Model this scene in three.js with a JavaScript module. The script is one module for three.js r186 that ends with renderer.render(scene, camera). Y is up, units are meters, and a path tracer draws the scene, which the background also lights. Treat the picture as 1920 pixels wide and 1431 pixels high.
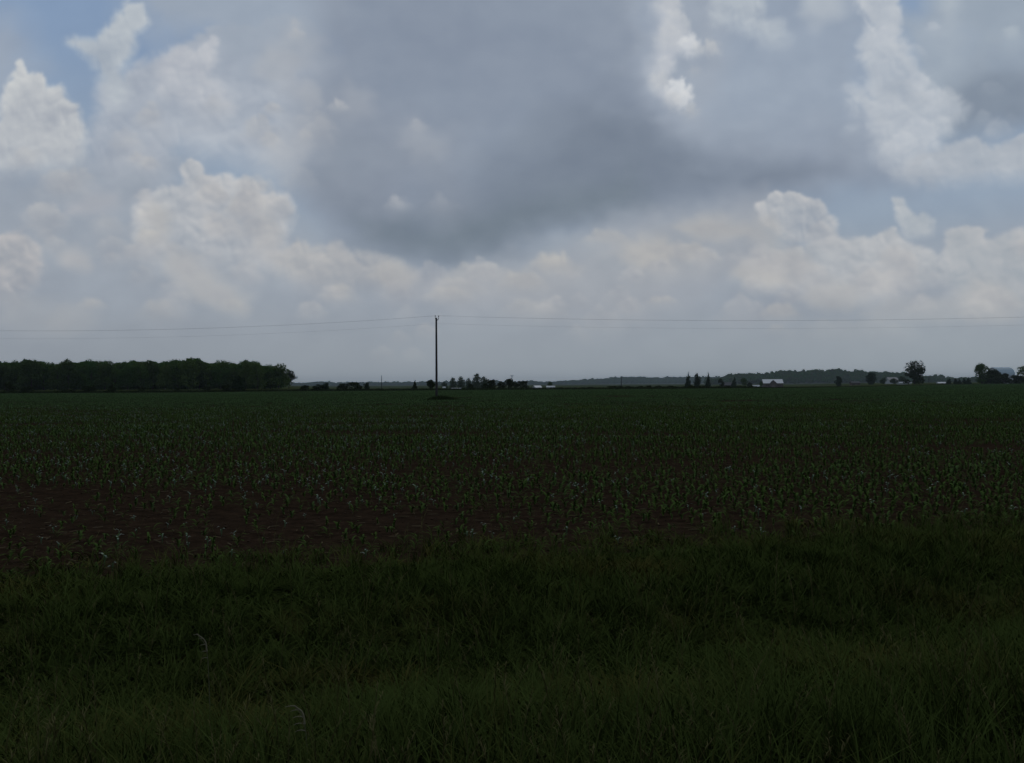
import * as THREE from 'three';
import { ImprovedNoise } from 'three/addons/math/ImprovedNoise.js';
import { mergeGeometries } from 'three/addons/utils/BufferGeometryUtils.js';

// ---------------------------------------------------------------- camera
const W = 1920, H = 1431, F = 1884, EYE = 1.7, HOR = 720, ROLL = 0.3 * Math.PI / 180;
const scene = new THREE.Scene();
const camera = new THREE.PerspectiveCamera(2 * Math.atan(H / 2 / F) * 180 / Math.PI, W / H, 0.1, 20000);
camera.position.set(0, EYE, 0);
camera.rotation.order = 'YXZ';
camera.rotation.set(Math.atan((HOR - H / 2) / F), 0, -ROLL);
scene.add(camera);

const renderer = new THREE.WebGLRenderer({ antialias: true });
renderer.setSize(1024, 763);
renderer.toneMapping = THREE.LinearToneMapping;
const EXPOSURE = 0.2;
renderer.toneMappingExposure = EXPOSURE;
renderer.shadowMap.enabled = true;

// ---------------------------------------------------------------- noise and random
const perlin = new ImprovedNoise();
const pn = (x, y, z = 0) => perlin.noise(x, y, z);
function rngOf(seed) { let a = seed >>> 0; return () => { a = (a + 0x6D2B79F5) | 0; let t = Math.imul(a ^ (a >>> 15), 1 | a); t = (t + Math.imul(t ^ (t >>> 7), 61 | t)) ^ t; return ((t ^ (t >>> 14)) >>> 0) / 4294967296; }; }
const clamp = (x, a = 0, b = 1) => Math.min(b, Math.max(a, x));
const sstep = (a, b, x) => { const t = clamp((x - a) / (b - a)); return t * t * (3 - 2 * t); };
const lerp = (a, b, t) => a + (b - a) * t;
function fbm(x, y, z, oct) { let s = 0, a = 0.5, f = 1; for (let i = 0; i < oct; i++) { s += a * pn(x * f, y * f, z + i * 7.3); a *= 0.5; f *= 2.03; } return s; }
// rounded bulges with sharp creases between them, as on heaped cloud; 0 .. about 1
function billow(x, y, z, oct, gain = 0.52) { let s = 0, a = 0.6, f = 1; for (let i = 0; i < oct; i++) { s += a * Math.min(1, Math.abs(pn(x * f, y * f, z + i * 5.1)) * 1.9); a *= gain; f *= 2.1; } return s; }

// ---------------------------------------------------------------- sky: hazy air and broken cloud
// Cloud masses are laid out by direction, in the units of the tangent plane straight ahead (F = 1 radian).
const CLOUDS = [];
const cloud = (pts, o) => CLOUDS.push({ pts, edge: 8, amp: 22, size: 70, lit: [186, 189, 194], body: [160, 167, 177], alpha: 1, depth: 70, low: 0, soft: 0, fall: 1, ...o });
// veils and grey decks first, heaped clouds after them
cloud([[-420, 130], [-200, 50], [20, 40], [30, 70], [60, 120], [20, 200], [-200, 260]], { edge: 45, amp: 20, lit: [162, 170, 182], body: [156, 165, 178], alpha: 0.7 });
cloud([[-1100, 480], [-600, 400], [-200, 330], [100, 300], [300, 240], [330, 300], [320, 380], [560, 420], [1000, 560], [1950, 420], [2500, 400], [3000, 480], [3000, 720], [-1100, 720]], { edge: 60, amp: 40, size: 140, lit: [158, 166, 177], body: [150, 158, 169], alpha: 0.85 });
cloud([[190, 160], [250, 130], [320, 105], [400, 60], [560, 40], [640, 120], [640, 330], [560, 330], [470, 300], [330, 270], [300, 330], [200, 330], [160, 260], [190, 210]], { edge: 12, amp: 26, size: 60, lit: [178, 184, 193], body: [162, 170, 182], alpha: 0.95, fall: 0.55, depth: 90 });
cloud([[240, -80], [640, -80], [640, 160], [420, 130], [390, 70], [300, 60], [260, 40]], { edge: 40, amp: 30, lit: [158, 168, 182], body: [152, 163, 177], alpha: 0.9 });
cloud([[130, 74], [180, 78], [205, 45], [238, 8], [262, 14], [272, 40], [244, 60], [246, 110], [222, 132], [240, 170], [215, 200], [190, 150], [170, 105]], { edge: 9, amp: 14, size: 45, lit: [187, 194, 200], body: [170, 179, 189], depth: 40, fall: 0.5 });
cloud([[300, 115], [330, 95], [385, 92], [402, 70], [400, 110], [380, 140], [420, 165], [432, 205], [395, 205], [340, 185], [300, 170]], { edge: 10, amp: 16, size: 40, lit: [190, 193, 199], body: [172, 178, 188], depth: 40, alpha: 0.85, fall: 0.5 });
// the great grey deck
cloud([[560, -150], [1220, -150], [1228, 100], [1250, 195], [1330, 225], [1480, 235], [1600, 225], [1650, 275], [1720, 325], [1620, 352], [1460, 366], [1300, 384], [1200, 412], [1100, 420], [1000, 444], [920, 478], [860, 497], [780, 486], [700, 474], [640, 446], [585, 395], [555, 320], [560, 210], [610, 130], [590, 20]], { edge: 42, amp: 20, size: 110, lit: [142, 152, 167], body: [137, 148, 164], alpha: 0.97, depth: 120 });
cloud([[1250, -150], [1700, -150], [1660, 60], [1620, 200], [1660, 280], [1560, 310], [1300, 300], [1290, 150]], { edge: 60, amp: 26, size: 120, lit: [158, 168, 182], body: [150, 161, 176], alpha: 0.85 });
cloud([[600, 330], [760, 400], [900, 330], [1000, 250], [1120, 190], [1230, 230], [1330, 300], [1560, 315], [1500, 345], [1300, 378], [1180, 404], [1050, 425], [930, 468], [860, 488], [760, 476], [660, 440]], { edge: 55, amp: 22, size: 120, lit: [123, 134, 149], body: [121, 132, 147], alpha: 0.9, depth: 90 });
cloud([[660, 405], [800, 420], [1000, 370], [1180, 330], [1200, 380], [1080, 410], [930, 452], [860, 482], [760, 474], [690, 450]], { edge: 36, amp: 14, size: 90, lit: [117, 129, 141], body: [115, 127, 139], alpha: 0.85 });
cloud([[560, 180], [650, 200], [760, 240], [860, 260], [870, 380], [760, 350], [700, 420], [590, 360]], { edge: 50, amp: 24, size: 60, lit: [142, 150, 163], body: [137, 146, 159], alpha: 0.6 });
cloud([[1740, 120], [1840, 100], [2200, 70], [2420, 160], [2200, 235], [1880, 240], [1780, 262], [1745, 220]], { edge: 42, amp: 20, lit: [134, 145, 159], body: [129, 140, 154], alpha: 0.85 });
cloud([[1700, -100], [2200, -100], [2500, 0], [2200, 110], [1830, 120], [1780, 60]], { edge: 50, amp: 25, lit: [160, 170, 181], body: [153, 164, 176], alpha: 0.85 });
cloud([[1676, 30], [1720, 20], [1790, -40], [1830, 120], [1760, 200], [1720, 150], [1690, 100]], { edge: 30, amp: 22, size: 60, lit: [162, 173, 185], body: [154, 166, 180], alpha: 0.9 });
cloud([[1190, -100], [1350, -100], [1360, 120], [1330, 240], [1240, 230], [1200, 120]], { edge: 30, amp: 16, size: 60, lit: [160, 169, 182], body: [152, 162, 176], alpha: 0.9 });
// bright breaks along the deck
cloud([[1228, -80], [1268, -80], [1272, 30], [1288, 60], [1284, 96], [1262, 90], [1250, 130], [1262, 178], [1238, 172], [1226, 130], [1226, 60]], { edge: 17, amp: 16, size: 40, lit: [190, 195, 203], body: [180, 186, 196], depth: 30, alpha: 0.85 });
for (const [x, y, r, a, v] of [[1256, 6, 18, 0.6, 198], [1268, 44, 20, 0.6, 200], [1252, 70, 18, 0.5, 197], [1290, 80, 15, 0.95, 212], [1306, 88, 8, 0.6, 196], [1248, 116, 13, 0.7, 206], [1240, 150, 16, 0.6, 198], [1272, 166, 17, 0.95, 215], [1282, 184, 15, 0.95, 211], [1262, 186, 13, 0.6, 198], [1300, 206, 10, 0.5, 184], [1300, 130, 8, 0.4, 190], [1332, 86, 12, 0.8, 192]])
  cloud([[x - r, y + r * 0.2], [x - r * 0.6, y - r * 0.7], [x + r * 0.2, y - r * 0.9], [x + r * 0.9, y - r * 0.2], [x + r * 0.8, y + r * 0.7], [x - r * 0.3, y + r * 0.9]], { edge: 9, amp: r * 0.95, size: r * 1.1, lit: [v, v + 2, v + 4], body: [v - 14, v - 10, v - 4], alpha: a * 0.92, depth: r * 1.3, fall: 0.5 });
cloud([[1330, -60], [1420, -60], [1430, 30], [1462, 40], [1474, 70], [1452, 78], [1420, 60], [1380, 40], [1340, 38]], { edge: 11, amp: 18, size: 36, lit: [190, 197, 203], body: [172, 181, 191], alpha: 0.85, depth: 30, fall: 0.5 });
cloud([[1510, -60], [1560, -60], [1580, 20], [1540, 40], [1510, 20]], { edge: 20, amp: 12, size: 40, lit: [184, 191, 198], body: [176, 184, 193], alpha: 0.8, depth: 30 });
cloud([[1620, -80], [1668, -40], [1680, 18], [1682, 60], [1700, 110], [1732, 160], [1746, 178], [1790, 190], [1806, 204], [1780, 232], [1752, 260], [1744, 300], [1704, 324], [1660, 300], [1640, 250], [1632, 225], [1600, 190], [1590, 172], [1630, 180], [1632, 150], [1616, 90], [1636, 60], [1610, 0]], { edge: 9, amp: 20, size: 46, lit: [193, 198, 204], body: [175, 183, 193], depth: 44, alpha: 0.92, fall: 0.3 });
cloud([[1586, 240], [1602, 238], [1600, 258], [1582, 260]], { edge: 12, amp: 7, size: 20, lit: [172, 181, 192], body: [166, 175, 187], depth: 14, alpha: 0.8 });
cloud([[1776, -60], [1800, -20], [1786, 40], [1768, 80], [1756, 78], [1768, 40]], { edge: 10, amp: 9, size: 34, lit: [184, 192, 199], body: [172, 181, 190], depth: 20, alpha: 0.85 });
cloud([[1884, 58], [1902, 54], [1906, 76], [1892, 82]], { edge: 12, amp: 7, size: 24, lit: [178, 188, 196], body: [168, 178, 188], depth: 16, alpha: 0.7 });
cloud([[1790, 275], [1830, 262], [1862, 282], [1920, 262], [2140, 250], [2300, 300], [2160, 335], [1860, 332], [1740, 346], [1680, 330], [1730, 290]], { edge: 9, amp: 14, size: 44, lit: [181, 186, 193], body: [165, 173, 183], depth: 30, alpha: 0.9, fall: 0.6 });
// small lit puffs on the grey deck
for (const [x, y, r, a] of [[632, 205, 15, 0.85], [665, 190, 34, 0.35], [785, 242, 16, 0.5], [800, 270, 40, 0.3], [744, 386, 18, 0.6], [830, 395, 24, 0.3], [556, 66, 12, 0.8], [553, 45, 9, 0.5], [520, 125, 40, 0.5], [560, 90, 42, 0.35], [545, 270, 38, 0.4], [520, 310, 40, 0.4], [405, 203, 22, 0.6], [575, 175, 26, 0.45]])
  cloud([[x - r, y], [x - r * 0.3, y - r], [x + r, y - r * 0.2], [x + r * 0.7, y + r * 0.8], [x - r * 0.4, y + r * 0.8]], { edge: r * 0.5, amp: r * 0.5, size: r * 1.3, lit: [182, 184, 188], body: [168, 173, 180], alpha: a, depth: r });
// heaped clouds, left
cloud([[-330, 300], [-210, 262], [-120, 214], [-60, 236], [0, 230], [14, 165], [34, 122], [46, 142], [72, 142], [84, 172], [110, 164], [124, 184], [146, 206], [152, 240], [148, 300], [120, 318], [-220, 336]], { edge: 5, amp: 15, size: 40, lit: [197, 200, 202], body: [175, 180, 187], depth: 60, low: 410, fall: 0.5 });
cloud([[345, 314], [362, 306], [382, 332], [430, 338], [470, 350], [500, 372], [540, 367], [546, 400], [530, 440], [522, 480], [480, 520], [380, 548], [310, 520], [268, 480], [256, 436], [262, 390], [300, 362], [350, 350]], { edge: 6, amp: 17, size: 46, lit: [194, 195, 197], body: [165, 171, 179], depth: 70, low: 575, fall: 0.6 });
cloud([[310, 465], [345, 480], [390, 500], [430, 530], [470, 560], [460, 590], [400, 570], [350, 545], [312, 510]], { edge: 18, amp: 16, size: 40, lit: [180, 180, 180], body: [169, 171, 175], depth: 30, alpha: 0.8 });
cloud([[505, 480], [540, 470], [560, 456], [582, 472], [628, 460], [660, 478], [740, 492], [780, 520], [760, 556], [690, 540], [620, 560], [540, 520]], { edge: 12, amp: 15, size: 42, lit: [180, 180, 181], body: [160, 164, 170], depth: 40, alpha: 0.9, low: 640, fall: 0.7 });
cloud([[-170, 520], [-90, 470], [0, 440], [36, 440], [68, 462], [76, 500], [60, 530], [36, 560], [0, 590], [-110, 580]], { edge: 9, amp: 13, size: 34, lit: [182, 181, 183], body: [160, 164, 171], depth: 36, low: 670, fall: 0.7 });
cloud([[110, 470], [140, 458], [160, 478], [154, 496], [118, 492]], { edge: 14, amp: 10, size: 30, lit: [178, 178, 180], body: [168, 170, 175], depth: 20, alpha: 0.85 });
cloud([[136, 400], [170, 368], [220, 376], [222, 396], [160, 410]], { edge: 18, amp: 12, size: 34, lit: [175, 176, 182], body: [163, 168, 176], depth: 24, alpha: 0.8 });
cloud([[255, 372], [276, 358], [284, 384], [262, 390]], { edge: 10, amp: 8, size: 24, lit: [184, 184, 188], body: [174, 177, 182], depth: 18, alpha: 0.85 });
// heaped clouds, centre and right
cloud([[760, 540], [900, 498], [990, 486], [1100, 450], [1230, 396], [1330, 386], [1430, 372], [1450, 480], [1330, 540], [1200, 600], [1000, 590], [860, 580]], { edge: 34, amp: 26, size: 70, lit: [166, 170, 177], body: [156, 162, 170], alpha: 0.9, depth: 60 });
cloud([[1420, 384], [1456, 364], [1500, 366], [1540, 382], [1546, 400], [1566, 416], [1572, 450], [1540, 460], [1470, 440], [1436, 420]], { edge: 5, amp: 9, size: 34, lit: [188, 190, 193], body: [162, 169, 178], depth: 34, fall: 0.35 });
cloud([[1540, 455], [1600, 450], [1634, 448], [1660, 432], [1676, 432], [1694, 452], [1712, 466], [1742, 474], [1760, 490], [1788, 502], [1770, 530], [1700, 540], [1620, 560], [1540, 560], [1440, 540], [1400, 500], [1480, 470]], { edge: 6, amp: 10, size: 40, lit: [187, 189, 192], body: [165, 171, 178], depth: 42, low: 660, fall: 0.6 });
cloud([[1676, 374], [1692, 376], [1704, 400], [1720, 408], [1728, 402], [1748, 418], [1742, 440], [1700, 444], [1686, 416]], { edge: 7, amp: 7, size: 24, lit: [182, 187, 192], body: [168, 176, 184], depth: 20, alpha: 0.95, fall: 0.4 });
cloud([[1776, 440], [1806, 430], [1846, 432], [1836, 450], [1860, 452], [1920, 436], [2120, 430], [2300, 500], [2140, 600], [1860, 600], [1780, 560], [1770, 480]], { edge: 9, amp: 12, size: 40, lit: [180, 183, 187], body: [164, 171, 178], depth: 44, low: 670, fall: 0.7 });
for (const [x, y, rx, ry, a] of [[1040, 505, 42, 24, 0.9], [980, 535, 40, 22, 0.7], [860, 545, 40, 20, 0.5], [1225, 470, 40, 26, 0.9], [1290, 485, 50, 22, 0.85], [1190, 478, 34, 26, 0.75], [1140, 452, 40, 18, 0.6], [1230, 505, 34, 22, 0.6], [1330, 430, 70, 26, 0.75], [1420, 520, 46, 26, 0.75], [1480, 500, 50, 34, 0.7], [1440, 440, 40, 30, 0.6], [1560, 560, 60, 30, 0.6], [1460, 590, 34, 18, 0.75], [1455, 620, 20, 12, 0.4], [1240, 567, 26, 9, 0.55], [640, 556, 24, 18, 0.7], [740, 520, 50, 26, 0.7], [840, 560, 40, 18, 0.5], [1000, 590, 60, 24, 0.4], [1720, 590, 110, 26, 0.4], [1860, 570, 80, 40, 0.55], [170, 574, 22, 12, 0.6], [300, 590, 34, 24, 0.5], [130, 600, 50, 30, 0.35], [440, 580, 24, 16, 0.5], [60, 600, 60, 40, 0.3], [1600, 630, 120, 24, 0.3], [300, 420, 26, 34, 0.7], [280, 455, 24, 20, 0.7], [455, 395, 26, 18, 0.6], [500, 430, 26, 30, 0.5], [900, 520, 60, 22, 0.5]])
  cloud([[x - rx, y], [x - rx * 0.5, y - ry], [x + rx * 0.4, y - ry * 0.9], [x + rx, y], [x + rx * 0.5, y + ry * 0.8], [x - rx * 0.4, y + ry * 0.7]], { edge: ry * 0.5, amp: ry * 0.55, size: ry * 1.6, lit: [184, 183, 181], body: [170, 171, 173], alpha: a, depth: ry * 0.8 });
{ // smaller heads rising through the haze between the big ones
  const r = rngOf(2024), put = (x, y, q, a, v = [185, 185, 186], u = [165, 168, 174]) => cloud([[x - q, y + q * 0.3], [x - q * 0.7, y - q * 0.4], [x - q * 0.1, y - q * 0.8], [x + q * 0.6, y - q * 0.5], [x + q * 1.1, y + q * 0.2], [x + q * 0.6, y + q * 0.9], [x - q * 0.5, y + q * 0.9]], { edge: 3 + q * 0.12, amp: q * 0.5, size: q * 1.1, lit: v, body: u, alpha: a, depth: q * 1.1 });
  for (let i = 0; i < 46; i++) put(-40 + 660 * r(), 190 + 400 * r(), 12 + 26 * r(), 0.18 + 0.4 * r());
  for (let i = 0; i < 52; i++) { const x = 700 + 1260 * r(); put(x, lerp(505, 420, clamp((x - 860) / 700)) + 170 * r(), 12 + 24 * r(), 0.18 + 0.4 * r()); }
  for (let i = 0; i < 16; i++) put(1630 + 110 * r() + 30 * i / 16, 20 + 300 * r(), 10 + 16 * r(), 0.3 + 0.4 * r(), [193, 198, 205], [178, 186, 196]);
  for (let i = 0; i < 16; i++) put(370 + 170 * r(), 345 + 130 * r(), 12 + 18 * r(), 0.3 + 0.4 * r());
  for (let i = 0; i < 14; i++) put(1600 + 320 * r(), 150 + 190 * r(), 10 + 18 * r(), 0.12 + 0.25 * r(), [178, 184, 192], [164, 173, 184]);
}
for (const c of CLOUDS) { const xs = c.pts.map((p) => p[0]), ys = c.pts.map((p) => p[1]), m = c.edge * 2 + c.amp * 2 + 20; c.top = Math.min(...ys); c.bot = Math.max(...ys); c.soft ||= c.edge < 13 ? (c.bot - c.top) * 0.15 : 0; c.box = [Math.min(...xs) - m, Math.min(...ys) - m, Math.max(...xs) + m, Math.max(...ys) + m]; }
function inside(pts, x, y) {   // distance to the outline, positive inside
  let d = 1e12, s = -1;
  for (let i = 0, j = pts.length - 1; i < pts.length; j = i++) {
    const [ax, ay] = pts[i], [bx, by] = pts[j], ex = bx - ax, ey = by - ay, wx = x - ax, wy = y - ay;
    const t = clamp((wx * ex + wy * ey) / (ex * ex + ey * ey)), dx = wx - ex * t, dy = wy - ey * t;
    d = Math.min(d, dx * dx + dy * dy);
    if ((ay > y) !== (by > y) && x < (bx - ax) * (y - ay) / (by - ay) + ax) s = -s;
  }
  return s * Math.sqrt(d);
}
const mixTo = (c, r, g, b, t) => { c[0] += (r - c[0]) * t; c[1] += (g - c[1]) * t; c[2] += (b - c[2]) * t; };
function air(el) {   // hazy blue overhead, grey at the horizon; el in units of F
  const k = sstep(60, 420, el), c = [146, 155, 163];
  mixTo(c, 145, 161, 180, k); mixTo(c, 132, 154, 183, sstep(380, 720, el));
  return c;
}
// cellular bumps: round heads with creases between them
function hash2(i, j, k) { let n = Math.imul(i, 374761393) ^ Math.imul(j, 668265263) ^ Math.imul(k, 1274126177); n = Math.imul(n ^ (n >>> 13), 1274126177); return (n ^ (n >>> 16)) >>> 0; }
function heads(x, y, k) {
  const i = Math.floor(x), j = Math.floor(y); let m = 9;
  for (let a = -1; a <= 1; a++) for (let b = -1; b <= 1; b++) { const h = hash2(i + a, j + b, k), dx = i + a + (h & 1023) / 1023 - x, dy = j + b + ((h >>> 10) & 1023) / 1023 - y, d = dx * dx + dy * dy; if (d < m) m = d; }
  return 1 - Math.min(1, m);
}
function puff(x, y, size, k) {
  const wx = x + size * 0.5 * pn(x / size, y / size, k * 1.7), wy = y + size * 0.5 * pn(x / size + 31, y / size, k * 1.7);
  return 0.5 * heads(wx / size, wy / size, k) + 0.3 * heads(wx / size * 2.1, wy / size * 2.1, k + 7) + 0.2 * heads(wx / size * 4.6, wy / size * 4.6, k + 13);
}
function skyAhead(x, y) {
  const c = air(HOR - y);
  const g1 = fbm(x / 190, y / 150, 3.1, 4), g2 = fbm(x / 190, y / 150, 9.7, 4), g3 = fbm(x / 60, y / 46, 51, 3), g4 = fbm(x / 60, y / 46, 57, 3), tear = fbm(x / 120, y / 90, 63, 3);
  for (let i = 0; i < CLOUDS.length; i++) {
    const k = CLOUDS[i], b = k.box;
    if (x < b[0] || x > b[2] || y < b[1] || y > b[3]) continue;
    const heaped = k.edge < 13, w = heaped ? 0.35 : 1, sz = Math.min(1, k.size / 60);
    const qx = x + w * (30 * g1 + 22 * g3 * sz), qy = y + w * (26 * g2 + 18 * g4 * sz);
    const P = heaped ? puff(x, y, k.size * 0.8, i) : 0.5 + 0.5 * fbm(x / k.size, y / k.size * 1.2, i * 3.7, 4);
    const d = inside(k.pts, qx, qy) + k.amp * (P - 0.5) * (heaped ? 1.5 : 1.8);
    const drop = heaped ? k.fall * clamp((y - k.top) / (k.bot - k.top)) : 0, e = k.edge * (heaped ? 0.5 : 1) * (1 + 2 * Math.max(0, tear + 0.1)) * (1 + 7 * drop * drop) + k.soft * drop;
    let a = sstep(-e, e, d - e * 0.4 * drop) * k.alpha * (1 - 0.45 * drop * drop);
    if (k.low) a *= 1 - sstep(k.low - 150, k.low, y + 60 * g1 + 20 * g3);
    if (a < 0.004) continue;
    let l;
    if (heaped) {   // the sun stands above and behind: upper flanks bright, hollows grey
      const up = puff(x + 4, y - 8, k.size * 0.8, i), body = clamp(d / k.depth);
      l = 0.95 - 0.75 * Math.sqrt(body) + (P - up) * 1.5 + 0.8 * g3 + 1.1 * tear;
    } else l = clamp(0.9 - d / k.depth, 0, 1) * 0.6 + 0.25 + 0.5 * g3 + 0.5 * tear;
    l = clamp(l, -0.35, 1.3);
    mixTo(c, lerp(k.body[0], k.lit[0], l), lerp(k.body[1], k.lit[1], l), lerp(k.body[2], k.lit[2], l), a);
  }
  // haze towards the horizon, fine mottling of the cloud
  const hz = sstep(535, 690, y + 30 * g1);
  mixTo(c, lerp(143, 152, clamp(x / W)), lerp(150, 161, clamp(x / W)), lerp(158, 167, clamp(x / W)), hz * 0.68);
  const m = g3 * 5 * (1 - hz * 0.7) + fbm(x / 320, y / 200, 33, 2) * 9;
  c[0] += m; c[1] += m; c[2] += m * 0.85;
  return c;
}
function skyAround(dx, dy, dz) {   // sky out of view: broken cloud, toned darker than ahead to dim the ground
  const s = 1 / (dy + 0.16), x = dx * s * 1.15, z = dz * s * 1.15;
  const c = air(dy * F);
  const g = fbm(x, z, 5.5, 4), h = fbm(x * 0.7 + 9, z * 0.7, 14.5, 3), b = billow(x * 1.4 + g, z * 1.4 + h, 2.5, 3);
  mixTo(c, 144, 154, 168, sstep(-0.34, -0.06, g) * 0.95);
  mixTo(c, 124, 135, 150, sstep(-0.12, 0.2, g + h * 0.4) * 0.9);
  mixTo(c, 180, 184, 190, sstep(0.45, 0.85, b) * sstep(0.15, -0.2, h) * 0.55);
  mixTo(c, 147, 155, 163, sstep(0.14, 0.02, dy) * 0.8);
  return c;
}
const srgbLin = (v) => { v = clamp(v / 255); return v <= 0.04045 ? v / 12.92 : ((v + 0.055) / 1.055) ** 2.4; };
{
  const w = 4096, h = 2048, data = new Float32Array(w * h * 4), cw = 512, rows = 128;   // all round at a coarse step, ahead at full resolution
  const coarse = new Float32Array(cw * (rows + 1) * 3);
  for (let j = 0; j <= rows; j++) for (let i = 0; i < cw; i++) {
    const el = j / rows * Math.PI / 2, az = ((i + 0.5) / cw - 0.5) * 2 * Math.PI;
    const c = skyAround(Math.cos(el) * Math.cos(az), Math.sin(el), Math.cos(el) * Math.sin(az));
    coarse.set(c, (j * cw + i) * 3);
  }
  const out = [0, 0, 0];
  for (let j = 0; j < h; j++) {
    const el = ((j + 0.5) / h - 0.5) * Math.PI, se = Math.sin(el), ce = Math.cos(el);
    for (let i = 0; i < w; i++) {
      const o = (j * w + i) * 4;
      data[o + 3] = 1;
      if (el < -0.004) { data[o] = 0.045 / EXPOSURE; data[o + 1] = 0.055 / EXPOSURE; data[o + 2] = 0.04 / EXPOSURE; continue; }
      const fy = clamp(el / (Math.PI / 2)) * rows, j0 = Math.min(rows - 1, fy | 0), ty = fy - j0, fx = ((i + 0.5) / w * cw - 0.5 + cw) % cw, i0 = fx | 0, i1 = (i0 + 1) % cw, tx = fx - i0;
      for (let k = 0; k < 3; k++) out[k] = lerp(lerp(coarse[(j0 * cw + i0) * 3 + k], coarse[(j0 * cw + i1) * 3 + k], tx), lerp(coarse[((j0 + 1) * cw + i0) * 3 + k], coarse[((j0 + 1) * cw + i1) * 3 + k], tx), ty);
      const az = ((i + 0.5) / w - 0.5) * 2 * Math.PI, dx = ce * Math.cos(az), dz = ce * Math.sin(az);
      if (dz < -0.3) {
        let x = dx / -dz * F, y = se / -dz * F;
        const cr = Math.cos(ROLL), sr = Math.sin(ROLL), X = W / 2 + x * cr - y * sr * 1, Y = HOR - (y * cr + x * sr);
        const wob = 500 * fbm(X / 500, Y / 400, 71, 3), t = (1 - sstep(1050, 2000, Math.abs(X - W / 2) + (Math.abs(X - W / 2) > 1050 ? wob * sstep(1050, 1500, Math.abs(X - W / 2)) : 0))) * sstep(-520, -80, Y);
        if (t > 0) { const c = skyAhead(X, Y); for (let k = 0; k < 3; k++) out[k] = lerp(out[k], c[k], t); }
      }
      for (let k = 0; k < 3; k++) data[o + k] = srgbLin(out[k]) / EXPOSURE;
    }
  }
  const sky = new THREE.DataTexture(data, w, h, THREE.RGBAFormat, THREE.FloatType);
  sky.mapping = THREE.EquirectangularReflectionMapping; sky.magFilter = THREE.LinearFilter; sky.minFilter = THREE.LinearFilter; sky.wrapS = THREE.RepeatWrapping; sky.needsUpdate = true;
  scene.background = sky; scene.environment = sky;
}
// the sun behind thin cloud, high ahead and a little to the right
const sun = new THREE.DirectionalLight(new THREE.Color(1, 0.96, 0.88), 1.1);
sun.position.set(60, 190, -130); sun.target.position.set(0, 0, 0);
sun.castShadow = true; sun.shadow.radius = 28;
sun.shadow.camera.left = -400; sun.shadow.camera.right = 400; sun.shadow.camera.top = 400; sun.shadow.camera.bottom = -400; sun.shadow.camera.far = 1500;
sun.shadow.mapSize.set(4096, 4096);
scene.add(sun, sun.target);
scene.fog = new THREE.FogExp2(new THREE.Color(0.78, 0.9, 1.0), 0.00006);

// ---------------------------------------------------------------- helpers
const names = {};
function numbered(n) { const k = names[n] = (names[n] ?? -1) + 1; return k ? `${n}_${String(k).padStart(3, '0')}` : n; }
function tag(o, label, category, group) { o.userData.label = label; if (category) o.userData.category = category; if (group) o.userData.group = group; return o; }
function shade(o) { o.traverse((m) => { if (m.isMesh) { m.castShadow = true; m.receiveShadow = true; } }); return o; }
function add(o, name) { o.name = numbered(name); scene.add(o); return shade(o); }
function group(name, label, category, grp) { const g = new THREE.Group(); g.name = numbered(name); tag(g, label, category, grp); scene.add(g); return g; }
function part(parent, name, geo, mat) { const m = new THREE.Mesh(geo, mat); m.name = name; parent.add(m); m.castShadow = m.receiveShadow = true; return m; }
const lin = (r, g, b) => new THREE.Color().setRGB(r, g, b);
const std = (r, g, b, rough = 0.9, more = {}) => new THREE.MeshStandardMaterial({ color: lin(r, g, b), roughness: rough, ...more });
const horizonAt = (px) => HOR + (W / 2 - px) * Math.tan(ROLL);
const xAt = (px, D) => (px - W / 2) / F * D;
const yAt = (px, py, D) => EYE + (horizonAt(px) - py) / F * D;   // height of that line of sight at that depth

// the lie of the land: a roadside ditch close by, flat field, a shallow dip beyond its far edge
const verge = (x) => -9.7 - 0.28 * x;   // z where the mown verge meets the crop
function landY(x, z) {
  const D = -z, d = (z - verge(x)) / 1.038;   // metres on the road side of the crop
  let y = 0.02 * pn(x * 0.11, z * 0.11, 4);
  if (d > -4) y += -0.28 * Math.exp(-(((d - 2.9) / 1.25) ** 2)) + 0.04 * sstep(4, 6.2, d) + 0.05 * pn(x * 0.7, z * 0.7, 8) * sstep(-0.4, 0.6, d);
  if (D > 300) { const px = W / 2 + x / D * F; y -= 3 * sstep(300, 760, D) * sstep(540, 640, px) * (1 - sstep(1480, 1680, px)); }
  return y;
}

// ---------------------------------------------------------------- textures
function noiseTexture(size, fn, srgb) {
  const d = new Uint8Array(size * size * 4);
  for (let j = 0; j < size; j++) for (let i = 0; i < size; i++) { const c = fn(i / size, j / size); for (let k = 0; k < 3; k++) d[(j * size + i) * 4 + k] = clamp(c[k] ?? c[0]) * 255; d[(j * size + i) * 4 + 3] = 255; }
  const t = new THREE.DataTexture(d, size, size); t.wrapS = t.wrapT = THREE.RepeatWrapping; t.magFilter = THREE.LinearFilter; t.minFilter = THREE.LinearFilter; if (srgb) t.colorSpace = THREE.SRGBColorSpace; t.needsUpdate = true; return t;
}
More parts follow.
